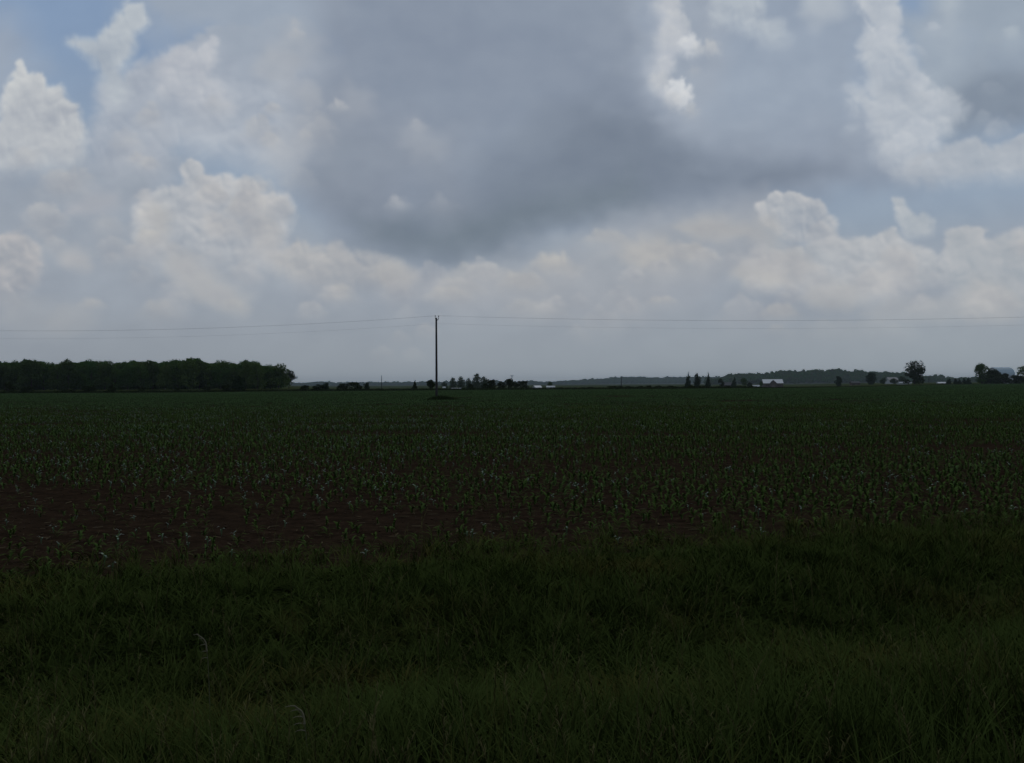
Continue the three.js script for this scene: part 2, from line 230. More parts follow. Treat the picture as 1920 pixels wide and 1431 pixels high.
// noise that repeats after one tile
function tiled(u, v, f, z) { const a = (x, y) => pn(x * f, y * f, z); const n = a(u, v) * (1 - u) * (1 - v) + a(u - 1, v) * u * (1 - v) + a(u, v - 1) * (1 - u) * v + a(u - 1, v - 1) * u * v; return n; }
const tf = (u, v, f, z) => tiled(u, v, f, z) + 0.5 * tiled(u, v, f * 2.1, z + 3) + 0.25 * tiled(u, v, f * 4.3, z + 6);
const soilColor = noiseTexture(512, (u, v) => { const n = tf(u, v, 9, 1), m = tf(u, v, 30, 5), k = 0.29 + 0.1 * n + 0.09 * m; return [k * 0.66, k * 0.52, k * 0.4]; }, true);
const soilBump = noiseTexture(512, (u, v) => [0.5 + 0.45 * tf(u, v, 26, 2) + 0.2 * tf(u, v, 70, 9)]);
const turfColor = noiseTexture(512, (u, v) => { const n = tf(u, v, 6, 11), m = tf(u, v, 40, 15), k = 0.2 + 0.05 * n + 0.06 * m; return [k * (1 + 0.35 * n), k * 1.05, k * 0.55]; }, true);
const plainColor = noiseTexture(512, (u, v) => { const n = tf(u, v, 5, 21), m = tf(u, v, 24, 25), k = 0.24 + 0.05 * n + 0.05 * m; return [k * (0.95 + 0.3 * n), k * 1.08, k * 0.55]; }, true);
const scaleTex = (t, r) => { const c = t.clone(); c.repeat.set(r, r); c.needsUpdate = true; return c; };

// ---------------------------------------------------------------- ground
function sheet(us, vs, at, lift) {   // grid of points at(u, v) = [x, z], laid on the land; uv in metres
  const pos = [], uv = [], idx = [];
  for (const v of vs) for (const u of us) { const [x, z] = at(u, v); pos.push(x, landY(x, z) + lift, z); uv.push(x, -z); }
  const n = us.length;
  for (let j = 0; j < vs.length - 1; j++) for (let i = 0; i < n - 1; i++) { const a = j * n + i; idx.push(a, a + 1, a + n, a + 1, a + n + 1, a + n); }
  const g = new THREE.BufferGeometry(); g.setAttribute('position', new THREE.Float32BufferAttribute(pos, 3)); g.setAttribute('uv', new THREE.Float32BufferAttribute(uv, 2)); g.setIndex(idx); g.computeVertexNormals(); return g;
}
const range = (a, b, n) => Array.from({ length: n + 1 }, (_, i) => a + (b - a) * i / n);
const spread = (a, n, p) => range(-1, 1, n).map((t) => Math.sign(t) * Math.abs(t) ** p * a);
const plain = add(new THREE.Mesh(sheet(spread(7000, 160, 3), [...range(25, 3, 8), ...range(2.5, -14, 60), ...range(-16, -60, 12), ...range(-80, -1500, 60), ...range(-1600, -9000, 24)], (u, v) => [u, v], -0.012), new THREE.MeshPhysicalMaterial({ specularIntensity: 0, map: scaleTex(plainColor, 1 / 60), roughness: 0.95 })), 'ground');
plain.userData.kind = 'structure'; tag(plain, 'flat grassy farmland reaching to the horizon');
// far edge of the crop, in sight-line and depth
const EDGE = [[-700, 232], [0, 238], [300, 240], [560, 262], [960, 276], [1300, 290], [1500, 300], [1650, 375], [1800, 540], [1920, 700], [2700, 800]];
const edgeAt = (px) => { for (let i = 0; i < EDGE.length - 1; i++) if (px <= EDGE[i + 1][0]) return lerp(EDGE[i][1], EDGE[i + 1][1], clamp((px - EDGE[i][0]) / (EDGE[i + 1][0] - EDGE[i][0]))); return 800; };
const field = add(new THREE.Mesh(sheet(range(-900, 2900, 76), [...range(0, 0.1, 40), ...range(0.12, 1, 30)], (px, t) => {
  const k = (px - W / 2) / F, near = -verge(0) / (1 - 0.28 * k), D = lerp(near, edgeAt(px), t ** 1.3);
  return [k * D, -D];
}, -0.006), new THREE.MeshPhysicalMaterial({ specularIntensity: 0, map: scaleTex(soilColor, 1 / 2.3), bumpMap: scaleTex(soilBump, 1 / 2.3), bumpScale: 0.05, roughness: 0.95 })), 'crop_field_soil');
field.userData.kind = 'structure'; tag(field, 'bare brown tilled soil of the crop field');
const vergeGround = add(new THREE.Mesh(sheet(spread(40, 120, 1.4), range(0, 1, 60), (x, t) => [x, verge(x) - 0.25 * pn(x * 0.6, 3) - 0.1 + t * 16], 0.0), new THREE.MeshPhysicalMaterial({ specularIntensity: 0, map: scaleTex(turfColor, 1 / 3), roughness: 0.95 })), 'verge_ground');
vergeGround.userData.kind = 'structure'; tag(vergeGround, 'rough turf of the roadside verge with a shallow ditch');

// ---------------------------------------------------------------- blades and leaves
function strip(pts, widths, side) {   // a bent ribbon along points
  const pos = [], idx = [];
  pts.forEach((p, i) => { const w = widths[i] / 2; pos.push(p.x - side.x * w, p.y - side.y * w, p.z - side.z * w, p.x + side.x * w, p.y + side.y * w, p.z + side.z * w); if (i) { const a = i * 2 - 2; idx.push(a, a + 1, a + 2, a + 1, a + 3, a + 2); } });
  const g = new THREE.BufferGeometry(); g.setAttribute('position', new THREE.Float32BufferAttribute(pos, 3)); g.setIndex(idx); return g;
}
const V = (x, y, z) => new THREE.Vector3(x, y, z);
function blade(r, base, len, width, lean, seg = 3) {
  const az = r() * Math.PI * 2, out = V(Math.cos(az), 0, Math.sin(az)), pts = [], ws = [];
  for (let i = 0; i <= seg; i++) { const t = i / seg; pts.push(base.clone().add(out.clone().multiplyScalar(len * lean * t * t)).add(V(0, len * t * (1 - 0.45 * lean * t), 0))); ws.push(width * (1 - t) ** 0.6 + 0.0008); }
  return strip(pts, ws, V(-out.z, 0, out.x));
}
function finish(gs) { const g = mergeGeometries(gs); g.computeVertexNormals(); return g; }
function tuft(seed, n, h, w, rad, lean) { const r = rngOf(seed), gs = []; for (let i = 0; i < n; i++) { const a = r() * 6.28, d = rad * Math.sqrt(r()); gs.push(blade(r, V(Math.cos(a) * d, -0.01, Math.sin(a) * d), h * (0.5 + 0.6 * r()), w * (0.7 + 0.6 * r()), lean * (0.3 + r()))); } return finish(gs); }
function seedStem(seed, h) {   // tall stalk with a nodding loose panicle
  const r = rngOf(seed), gs = [], az = r() * 6.28, o = V(Math.cos(az), 0, Math.sin(az)), pts = [];
  for (let i = 0; i <= 6; i++) { const t = i / 6; pts.push(V(o.x * h * 0.22 * t ** 3, h * t * (1 - 0.06 * t), o.z * h * 0.22 * t ** 3)); }
  gs.push(strip(pts, pts.map((_, i) => 0.0045 - 0.0004 * i), V(-o.z, 0, o.x)), strip(pts, pts.map((_, i) => 0.0045 - 0.0004 * i), o.clone()));
  for (let k = 0; k < 11; k++) { const t = 0.7 + 0.3 * k / 10, i = Math.min(5, t * 6 | 0), b = pts[i].clone().lerp(pts[i + 1], t * 6 - i); gs.push(blade(r, b, 0.038 * (1.15 - (t - 0.7) * 2.4), 0.0045, 0.75, 2)); }
  return finish(gs);
}
const leafy = (r, g, b, rough, more = {}) => new THREE.MeshPhysicalMaterial({ color: lin(r, g, b), roughness: rough, side: THREE.DoubleSide, specularIntensity: 0, ...more });
function scatter(name, label, geos, mats, items, kindColor) {   // items: {x, y, z, s, sy, ry, v, c}
  geos.forEach((g, gi) => {
    const own = items.filter((p) => p.v === gi);
    if (!own.length) return;
    const m = new THREE.InstancedMesh(g, mats[gi] ?? mats[0], own.length), M = new THREE.Matrix4(), q = new THREE.Quaternion(), e = new THREE.Euler();
    own.forEach((p, i) => { e.set(p.rx ?? 0, p.ry, p.rz ?? 0); q.setFromEuler(e); M.compose(V(p.x, p.y, p.z), q, V(p.s, p.sy ?? p.s, p.s)); m.setMatrixAt(i, M); if (p.c) m.setColorAt(i, p.c); });
    add(m, name); m.userData.kind = 'stuff'; tag(m, label);
  });
}

// ---------------------------------------------------------------- verge grass
{
  const r = rngOf(11), items = [], stems = [];
  for (let k = 0; k < 42000; k++) {
    const x = (r() - 0.5) * 30, t = r(), D = 2.2 + t * 13, z = -D;
    if (Math.abs(x) > D * 0.75 + 4) continue;
    const d = z - verge(x), edge = d + 0.5 * pn(x * 0.5, z * 0.5, 6) + 2.0 * r() ** 4 - 0.25;
    if (edge < 0) continue;
    const patch = fbm(x * 0.45, z * 0.6, 2, 3), dry = sstep(0.05, 0.4, fbm(x * 0.55 + 30, z * 0.9, 7, 3) + (r() - 0.5) * 0.35);
    const tall = (0.62 + 0.5 * sstep(4, 6, d) + 0.25 * patch) * (edge < 0.6 ? 0.75 : 1);
    const g = 0.8 + 0.5 * r();
    items.push({ x, y: landY(x, z), z, s: 0.9 + 0.4 * r(), sy: tall * (0.75 + 0.5 * r()), ry: r() * 6.28, v: (r() * 5) | 0, c: lin(lerp(0.82, 1.3, dry) * g, lerp(1.0, 1.05, dry) * g, lerp(1, 1.2, dry) * g) });
    if (r() < 0.06 + 0.14 * sstep(4.2, 6, d)) stems.push({ x, y: landY(x, z), z, s: 0.8 + 0.4 * r(), sy: 0.75 + 0.45 * r(), ry: r() * 6.28, v: (r() * 3) | 0, c: lin(g, g, g) });
  }
  const m = leafy(0.05, 0.058, 0.014, 0.8);
  scatter('verge_grass', 'uncut olive green grass covering the roadside verge', [tuft(1, 16, 0.36, 0.007, 0.085, 0.7), tuft(2, 12, 0.3, 0.011, 0.09, 0.9), tuft(3, 18, 0.4, 0.006, 0.07, 0.5), tuft(4, 10, 0.22, 0.02, 0.09, 1.1), tuft(5, 16, 0.42, 0.008, 0.08, 0.6)], [m], items);
  scatter('grass_seed_heads', 'thin seeding grass stalks scattered through the verge', [21, 22, 23].map((s) => seedStem(s, 0.5)), [leafy(0.085, 0.078, 0.032, 0.8)], stems);
}
// ---------------------------------------------------------------- young maize
function maize(seed, leaves, seg, wide = 1) {
  const r = rngOf(seed), gs = [];
  for (let i = 0; i < leaves; i++) {
    const az = (i % 2 ? Math.PI : 0) + (r() - 0.5) * 0.9 + seed, o = V(Math.cos(az), 0, Math.sin(az)), y0 = 0.015 + 0.018 * i, L = 0.15 + 0.1 * r(), pts = [], ws = [];
    const rise = 0.85 + 0.45 * r() + 0.15 * i / leaves;
    for (let k = 0; k <= seg; k++) { const t = k / seg; pts.push(V(o.x * L * (0.5 * t + 0.3 * t * t), y0 + L * (rise * t - 0.8 * t * t), o.z * L * (0.5 * t + 0.3 * t * t))); ws.push(wide * 0.04 * Math.sin(Math.PI * clamp(0.18 + 0.8 * t)) ** 0.8 + 0.002); }
    gs.push(strip(pts, ws, V(-o.z, 0.25 * (r() - 0.5), o.x)));
  }
  return finish(gs);
}
const maizeMat = leafy(0.06, 0.096, 0.024, 0.8), glossyMat = leafy(0.08, 0.13, 0.06, 0.34, { specularIntensity: 0.7 });
function drooped(seed) {   // a plant whose leaves have bent over flat and catch the sky
  const r = rngOf(seed), gs = [];
  for (let i = 0; i < 3; i++) { const az = i * 2.3 + r(), o = V(Math.cos(az), 0, Math.sin(az)), L = 0.075 + 0.04 * r(), y0 = 0.1 + 0.03 * i; gs.push(strip([V(0, 0.01, 0), V(o.x * 0.01, y0, o.z * 0.01), V(o.x * L * 0.5, y0 + 0.025, o.z * L * 0.5), V(o.x * L, y0 + 0.012, o.z * L)], [0.012, 0.03, 0.034, 0.008], V(-o.z, 0.3 * (r() - 0.5), o.x))); }
  return finish(gs);
}
const maizeGeo = [...[1, 2, 3, 4, 5].map((s) => maize(s, 6, 4)), drooped(61), drooped(62)], maizeMats = maizeGeo.map((_, i) => (i > 4 ? glossyMat : maizeMat));
{
  const r = rngOf(77), all = [], ca = 1 / Math.hypot(1, 0.28), ux = ca, uz = -0.28 * ca;   // rows run along the verge
  for (let row = 0; row < 250; row++) {
    const off = 0.5 + row * 0.4;
    for (let u = -110; u < 110; u += 0.15) {
      const jx = u + (r() - 0.5) * 0.1, jr = off + (r() - 0.5) * 0.09, x = ux * jx - 0.28 * ca * jr, z = verge(0) + uz * jx - ca * jr;
      if (Math.abs(x) > -z * 0.68 + 4 || -z > 90) { r(); continue; }
      const gap = fbm(x * 0.09, z * 0.22, 17, 3) + 0.1 * sstep(14, 26, -z) - 0.16 * sstep(15, 9.5, -z);
      if (r() > clamp(0.86 + gap * 1.7, 0.2, 0.98)) continue;
      if (r() < sstep(55, 90, -z)) continue;
      const s = (0.42 + 0.34 * r()) * (1 + gap * 0.7), g = 0.8 + 0.4 * r();
      all.push({ x, y: landY(x, z), z, s, ry: r() * 6.28, v: r() < 0.05 + 0.09 * sstep(0.25, -0.1, x / -z) ? 5 + ((r() * 2) | 0) : (r() * 5) | 0, c: lin(g, g, g * (0.9 + 0.4 * r())), D: Math.hypot(x, z) - (Math.abs(x / z) > 0.5 ? 100 : 0) });
    }
  }
  // the 300 that show largest stand as plants of their own
  const seen = all.filter((p) => Math.abs(p.x / p.z) < 0.51).sort((a, b) => -a.z / a.s + b.z / b.s).slice(0, 300), own = new Set(seen);
  for (const p of seen) {
    const m = new THREE.Mesh(maizeGeo[p.v], maizeMats[p.v]); m.position.set(p.x, p.y, p.z); m.rotation.y = p.ry; m.scale.setScalar(p.s);
    add(m, 'crop_seedling'); tag(m, 'small low green crop seedling in the soil beyond the verge', 'crop plant', 'crop seedlings nearest the verge');
  }
  scatter('young_crop', 'low young green crop covering the field', maizeGeo, maizeMats, all.filter((p) => !own.has(p)));
  // beyond 80 m: patches of the same crop
  const patchGeo = [31, 32, 33].map((s) => { const q = rngOf(s), gs = []; for (let i = 0; i < 70; i++) { const g = maize(s * 50 + i, 3, 2, 1.6); const sc = 0.6 + 0.4 * q(); g.scale(sc, sc, sc); g.translate((q() - 0.5) * 3.2, 0, (q() - 0.5) * 3.2); gs.push(g); } return mergeGeometries(gs); });
  const far = [];
  for (let D = 54; D < 800; D += 2.6) for (let k = -0.95; k < 0.95; k += 2.8 / D) {
    const x = (k + (r() - 0.5) * 1.5 / D) * D, d = D + (r() - 0.5) * 1.6, px = W / 2 + x / d * F;
    if (d > edgeAt(px) - 2) continue;
    const g = 0.85 + 0.3 * r(), gap = fbm(x * 0.03, d * 0.06, 27, 3);
    if ((gap < -0.3 && r() < 0.6) || r() > sstep(52, 92, d)) continue;
    far.push({ x, y: landY(x, -d), z: -d, s: 1 + gap * 0.4, ry: r() * 6.28, v: (r() * 3) | 0, c: lin(g, g, g) });
  }
  scatter('young_crop', 'low young green crop covering the field', patchGeo, [leafy(0.064, 0.108, 0.04, 0.8)], far);
  // clods and stalk litter on the bare headland
  const clod = new THREE.IcosahedronGeometry(1, 1), cp = clod.attributes.position;
  for (let i = 0; i < cp.count; i++) { const s = 1 + 0.5 * pn(cp.getX(i) * 1.6, cp.getY(i) * 1.6, cp.getZ(i) * 1.6); cp.setXYZ(i, cp.getX(i) * s, cp.getY(i) * s * 0.42, cp.getZ(i) * s); }
  clod.computeVertexNormals();
  const straw = new THREE.BoxGeometry(0.09, 0.006, 0.008), clods = [];
  for (let i = 0; i < 14000; i++) {
    const D = 8 + 30 * r() ** 1.6, x = (r() * 2 - 1) * (D * 0.58 + 3), z = -D;
    if (z > verge(x) - 0.1) continue;
    const st = r() < 0.22, s = st ? 0.5 + r() : 0.004 + 0.014 * r() ** 3, g = 0.7 + 0.6 * r();
    clods.push({ x, y: landY(x, z) + (st ? 0.008 : s * 0.2), z, s, ry: r() * 6.28, rz: st ? (r() - 0.5) * 0.3 : 0, v: st ? 1 : 0, c: lin(g, g, g) });
  }
  scatter('soil_clods', 'loose clods and stalk litter on the bare brown soil', [clod, straw], [leafy(0.045, 0.03, 0.02, 0.95, { side: THREE.FrontSide, }), leafy(0.11, 0.085, 0.05, 0.9)], clods);
}

// ---------------------------------------------------------------- trees
const barkMat = std(0.045, 0.036, 0.028, 0.95);
const leafMats = { forest: leafy(0.062, 0.11, 0.026, 0.8, { transmission: 0.35 }), shrub: leafy(0.03, 0.042, 0.016, 0.8), conifer: leafy(0.026, 0.042, 0.02, 0.8), grey: leafy(0.06, 0.085, 0.045, 0.75, { transmission: 0.2 }) };
function crown(seed, { shape = 'round', lobes = 16, faces = 2600, leaf = 0.05, base = 0.12, hollow = 0 }) {   // height 1, width about 1
  const r = rngOf(seed), pos = [], idx = [], L = [];
  for (let i = 0; i < lobes; i++) {
    let y, rad, w;
    if (shape === 'cone') { y = base + (1 - base) * (i + 0.5) / lobes; w = 0.5 * (1.02 - (y - base) / (1 - base)) ** 0.85; rad = Math.max(0.05, w * 0.62); const a = r() * 6.28; L.push([Math.cos(a) * w * 0.4, y, Math.sin(a) * w * 0.4, rad, rad * 0.55]); continue; }
    if (shape === 'column') { y = base + (1 - base) * (0.04 + 0.9 * (i + 0.5) / lobes); w = 0.5 * Math.sin(Math.PI * clamp(0.22 + 0.7 * (y - base) / (1 - base))) ** 0.7; rad = w * 0.6; const a = r() * 6.28; L.push([Math.cos(a) * w * 0.42, y, Math.sin(a) * w * 0.42, rad, rad * 0.8]); continue; }
    const a = r() * 6.28, c = 2 * r() - 1, e = Math.sqrt(1 - c * c), k = (shape === 'edge' ? 0.55 : 0.5) + 0.42 * r() ** 0.6, mid = (1 + base) / 2, hh = (1 - base) / 2;
    rad = 0.12 + 0.11 * r();
    let yy = mid + c * hh * k * 0.82; w = 0.5 * k * 0.72;
    if (shape === 'dome') { yy = base + (1 - base) * (0.12 + 0.72 * r()); w = 0.42 * Math.sqrt(Math.max(0.05, 1 - ((yy - base) / (1 - base)) ** 2.4)) * (0.35 + 0.65 * r()); L.push([Math.cos(a) * w, yy, Math.sin(a) * w, rad, rad * 0.75]); continue; }
    L.push([Math.cos(a) * e * w, yy, Math.sin(a) * e * w, rad, rad * (1 - base) * 0.85]);
  }
  const tot = L.reduce((s, l) => s + l[3] * l[3], 0);
  for (const [cx, cy, cz, rx, ry] of L) {
    const n = Math.round(faces * rx * rx / tot);
    for (let i = 0; i < n; i++) {
      const a = r() * 6.28, c = 2 * r() - 1, e = Math.sqrt(1 - c * c), k = 0.6 + 0.48 * Math.sqrt(r()) - (r() < 0.15 ? 0.3 : 0);
      const p = V(cx + Math.cos(a) * e * rx * k, Math.max(0.004, cy + c * ry * k), cz + Math.sin(a) * e * rx * k);
      if (hollow && pn(p.x * 5 + seed, p.y * 5, p.z * 5) > 0.5 - hollow) continue;
      const u = V(r() - 0.5, r() - 0.5, r() - 0.5).normalize(), t = V(r() - 0.5, r() - 0.5, r() - 0.5).cross(u).normalize(), s = leaf * (0.5 + r()), b = pos.length / 3;
      u.multiplyScalar(s * 0.5); t.multiplyScalar(s * 0.34);
      for (const [su, st] of [[-1, 0], [0.1, -1], [1, 0], [0.1, 1]]) pos.push(p.x + u.x * su + t.x * st, p.y + u.y * su + t.y * st, p.z + u.z * su + t.z * st);
      idx.push(b, b + 1, b + 2, b, b + 2, b + 3);
    }
  }
  const g = new THREE.BufferGeometry(); g.setAttribute('position', new THREE.Float32BufferAttribute(pos, 3)); g.setIndex(idx); g.computeVertexNormals(); return g;
}
function limb(pts, r0, r1, sides = 7) {
  const c = new THREE.CatmullRomCurve3(pts), n = 7, g = new THREE.TubeGeometry(c, n, 1, sides), p = g.attributes.position, v = V(0, 0, 0);
  for (let i = 0; i <= n; i++) { const o = c.getPointAt(i / n), rr = lerp(r0, r1, i / n); for (let j = 0; j <= sides; j++) { const k = i * (sides + 1) + j; v.fromBufferAttribute(p, k).sub(o).multiplyScalar(rr).add(o); p.setXYZ(k, v.x, v.y, v.z); } }
  return g;
}
function trunk(seed, { thick = 0.028, top = 0.75, limbs = 6, reach = 0.34, from = 0.18 } = {}) {
  const r = rngOf(seed), b = [V(0, -0.01, 0), V(0.01, 0.2, 0.005), V(0.02 * (r() - 0.5), 0.45, 0.02), V(0.05 * (r() - 0.5), top, 0.03 * (r() - 0.5))], gs = [limb(b, thick, thick * 0.3)];
  const c = new THREE.CatmullRomCurve3(b);
  for (let i = 0; i < limbs; i++) { const t = from / top + (0.9 - from / top) * i / limbs, s = c.getPointAt(t), a = i * 2.4 + r(), d = reach * (0.7 + 0.5 * r()) * (1.1 - t * 0.5); gs.push(limb([s, s.clone().add(V(Math.cos(a) * d * 0.4, d * 0.3, Math.sin(a) * d * 0.4)), s.clone().add(V(Math.cos(a) * d, d * 0.8, Math.sin(a) * d))], thick * 0.45 * (1.1 - t * 0.6), thick * 0.1, 5)); }
  return mergeGeometries(gs);
}
const protos = {};
function kind(k, mat, trunkO, crownO, count = 3) { protos[k] = { mat, list: Array.from({ length: count }, (_, i) => [trunk(k.length * 31 + i * 7, trunkO), crown(k.length * 101 + i * 13 + 5, crownO)]) }; }
kind('edge', leafMats.forest, { top: 0.8, limbs: 7 }, { shape: 'dome', lobes: 22, faces: 2600, leaf: 0.062, base: 0.0 }, 5);
kind('round', leafMats.forest, { top: 0.75, limbs: 7 }, { lobes: 20, faces: 2400, leaf: 0.06, base: 0.2 }, 3);
kind('hazy', leafMats.grey, { top: 0.8, limbs: 6 }, { shape: 'column', lobes: 14, faces: 1500, leaf: 0.08, base: 0.12 }, 3);
kind('shrubby', leafMats.shrub, { top: 0.6, limbs: 5, from: 0.08 }, { shape: 'dome', lobes: 14, faces: 1500, leaf: 0.085, base: 0.0 }, 5);
kind('pointed', leafMats.shrub, { top: 0.85, limbs: 4 }, { shape: 'cone', lobes: 12, faces: 1500, leaf: 0.09, base: 0.03 }, 2);
kind('conifer', leafMats.conifer, { top: 0.92, limbs: 0 }, { shape: 'cone', lobes: 16, faces: 2000, leaf: 0.075, base: 0.05 }, 3);
kind('poplar', leafMats.conifer, { top: 0.85, limbs: 5 }, { shape: 'column', lobes: 12, faces: 1700, leaf: 0.085, base: 0.04 }, 2);
kind('airy', leafMats.shrub, { top: 0.8, limbs: 11, thick: 0.034, reach: 0.42, from: 0.3 }, { lobes: 22, faces: 2300, leaf: 0.05, base: 0.25, hollow: 0.16 }, 2);
protos.edge.tints = [leafMats.forest, leafy(0.05, 0.096, 0.024, 0.8, { transmission: 0.35 }), leafy(0.078, 0.12, 0.03, 0.8, { transmission: 0.35 }), leafy(0.06, 0.094, 0.028, 0.8, { transmission: 0.35 })];
let turnSeed = rngOf(5);
function tree(name, k, px0, px1, py, D, label, category, grp, variant = 0) {
  const c = (px0 + px1) / 2, x = xAt(c, D), z = -D, y = landY(x, z), hgt = yAt(c, py, D) - y, wid = (px1 - px0) / F * D, g = group(name, label, category, grp);
  const [t, f] = protos[k].list[variant % protos[k].list.length];
  g.position.set(x, y - 0.05, z); g.rotation.y = turnSeed() * 6.28;
  part(g, category === 'shrub' ? 'stem' : 'trunk', t, barkMat).scale.set(wid * 0.9, hgt, wid * 0.9);
  part(g, category === 'shrub' ? 'foliage' : 'crown', f, (protos[k].tints ?? [protos[k].mat])[(turnSeed() * (protos[k].tints?.length ?? 1)) | 0]).scale.set(wid * 1.06, hgt * 1.02, wid * 1.06);
  return g;
}
// the wood on the left
{
  const top = [[-600, 676], [-160, 672], [0, 669], [22, 675], [52, 670], [95, 677], [130, 675], [158, 672], [180, 671], [205, 674], [232, 674], [250, 671], [300, 673], [335, 671], [362, 668], [395, 678], [418, 671], [442, 677], [458, 672], [478, 674], [497, 681], [510, 680], [530, 686], [546, 696], [560, 706]];
  const topAt = (x) => { for (let i = 0; i < top.length - 1; i++) if (x <= top[i + 1][0]) return lerp(top[i][1], top[i + 1][1], (x - top[i][0]) / (top[i + 1][0] - top[i][0])); return 706; };
  const r = rngOf(91);
  let i = 0;
  for (let px = -420; px < 528; px += 19 + 8 * r()) {
    const w = 26 + 24 * r(), low = -3 + 17 * r();
    tree('woodland_tree', 'edge', px - w / 2, px + w / 2, topAt(px) + low, 440 + 14 * r(), 'leafy dark green tree in the front row of the wood', 'tree', 'trees along the front of the wood', i++);
  }
  tree('woodland_tree', 'edge', 500, 545, 682, 450, 'broad dome shaped tree at the open end of the wood', 'tree', undefined, 1);
  tree('airy_tree', 'airy', 526, 557, 694, 458, 'open crowned tree with bare forks leaning out at the end of the wood', 'tree', undefined, 0);
  const back = [];
  for (let row = 0; row < 6; row++) { const D = 458 + row * 9; for (let px = -460; px < 516; px += 13) { const c = px + (r() - 0.5) * 8, x = xAt(c, D), hgt = (yAt(c, topAt(c) + 0.5 + 16 * Math.min(1, Math.abs(pn(c / 24, row * 0.6, 3)) * 1.6) + 3 * r(), D)), w = 7 + 4 * r(); back.push({ x, y: 0, z: -D + (r() - 0.5) * 5, s: w, sy: hgt, ry: r() * 6.28, v: (r() * 5) | 0, c: lin(0.85 + 0.35 * r(), 0.9 + 0.3 * r(), 0.85 + 0.3 * r()) }); } }
  scatter('woodland', 'dense dark green deciduous wood behind its front row of trees', protos.edge.list.map((p) => p[1]), [leafMats.forest], back);
}
// shrubs along the far edge of the field, in front of the wood
const hedge = 'shrubs along the far edge of the field';
[[3, 27, 714, 'shrubby', 'squat black-green shrub at the far field edge before the wood'], [36, 64, 724, 'shrubby'], [112, 140, 729, 'shrubby'], [154, 179, 723, 'shrubby'], [198, 221, 719, 'pointed', 'peaked dark shrub at the field edge before the wood'], [260, 277, 724, 'shrubby'], [326, 339, 724, 'shrubby'], [379, 394, 722, 'shrubby'], [410, 434, 721, 'shrubby', 'wide dark shrub touching the tall upright one before the wood'], [434, 461, 705, 'poplar', 'tall upright black-green shrub before the wood, tallest at the field edge']].forEach(([a, b, y, k, label], i) =>
  tree('field_edge_shrub', k, a, b, y, edgeAt((a + b) / 2) + 3, label ?? 'low dark shrub at the far field edge before the wood', 'shrub', label ? undefined : hedge, i));
// shrubs in the gap beside the wood
[[561, 581, 721, 'shrubby', 'small rounded shrub standing just past the end of the wood'], [584, 608, 719, 'shrubby', 'broad shrub joined to a narrow one past the wood'], [604, 619, 718, 'poplar', 'narrow shrub joined to a broad one past the wood'], [630, 655, 718, 'shrubby', 'wide shrub merging with a taller bushy one in the gap beside the wood'], [651, 679, 714, 'shrubby', 'tallest bushy shrub of the clump in the gap beside the wood'], [681, 693, 717, 'poplar', 'small egg shaped shrub next to the bushy clump'], [771, 785, 712, 'pointed', 'thin peaked sapling at the field edge left of the near utility pole'], [797, 817, 711, 'shrubby', 'dark peaked bush right beside the tall utility pole'], [876, 889, 718, 'shrubby', 'dark round bush under the hazy tall tree']].forEach(([a, b, y, k, label], i) =>
  tree('field_edge_shrub', k, a, b, y, edgeAt((a + b) / 2) + 4, label, 'shrub', undefined, i + 1));
[[903, 917, 717], [911, 934, 709], [932, 948, 713], [944, 966, 709], [962, 977, 713], [975, 992, 712]].forEach(([a, b, y], i) => tree('thicket_shrub', 'shrubby', a, b, y, (i > 3 ? 420 : 284), i > 3 ? 'blue-green bush behind the dark thicket at the field edge' : 'dark bush of the thicket below the pole with a crossarm', 'shrub', i > 3 ? 'bushes behind the thicket' : 'bushes of the thicket', i));
// hazy trees of the farmstead beyond
[[826, 840, 717], [842, 856, 709], [857, 873, 707], [873, 884, 710], [885, 904, 702], [900, 917, 707]].forEach(([a, b, y], i) => tree('farmstead_tree', 'hazy', a, b, y, 690 + 20 * (i % 3), i === 4 ? 'tallest grey-green tree of the hazy clump beyond the field' : 'hazy grey-green tree in the clump beyond the field', 'tree', i === 4 ? undefined : 'hazy trees beyond the field', i));
tree('farmstead_tree', 'round', 1026, 1036, 715, 880, 'small dark tree behind the long white shed', 'tree', undefined, 1);
// a ragged hedge on the right half
{
  const r = rngOf(301); let i = 0;
  for (let px = 1052; px < 1420; px += 9 + 11 * r()) { const w = 12 + 12 * r(), y = (px < 1135 ? 725 : px < 1300 ? 721.5 : 722) + 3 * r(); tree('hedge_shrub', 'shrubby', px - w / 2, px + w / 2, y, edgeAt(px) + 5 + 6 * r(), 'low ragged shrub of the hedge right of the white shed', 'shrub', 'low hedge right of the white shed', i++); }
}
tree('conifer_tree', 'conifer', 1283, 1299, 698, 600, 'spired dark conifer, one of two beside a rounder tree', 'tree', 'pair of spired conifers', 0);
tree('conifer_tree', 'conifer', 1321, 1335, 698, 600, 'spired dark conifer, one of two beside a rounder tree', 'tree', 'pair of spired conifers', 1);
tree('round_topped_tree', 'poplar', 1301, 1315, 701, 610, 'round topped tree standing between the two conifers', 'tree', undefined, 0);
[[1346, 1358, 708, 'shrubby', 'dark shrub at the left end of the dark farmhouse'], [1370, 1384, 707, 'conifer', 'peaked tree at the right end of the dark farmhouse'], [1388, 1402, 709, 'round', 'rounded tree between the dark farmhouse and the small white roof'], [1400, 1412, 717, 'shrubby', 'low bush beside the small white roof'], [1424, 1431, 715, 'round', 'narrow tree between the small white roof and the barn'], [1564, 1579, 706, 'poplar', 'hazy upright tree standing alone before the wooded ridge'], [1623, 1644, 699, 'poplar', 'dark egg shaped tree between the dark shed and the pale farmhouse']].forEach(([a, b, y, k, label], i) => tree('farmyard_tree', k, a, b, y, 860, label, k === 'shrubby' ? 'shrub' : 'tree', undefined, i));
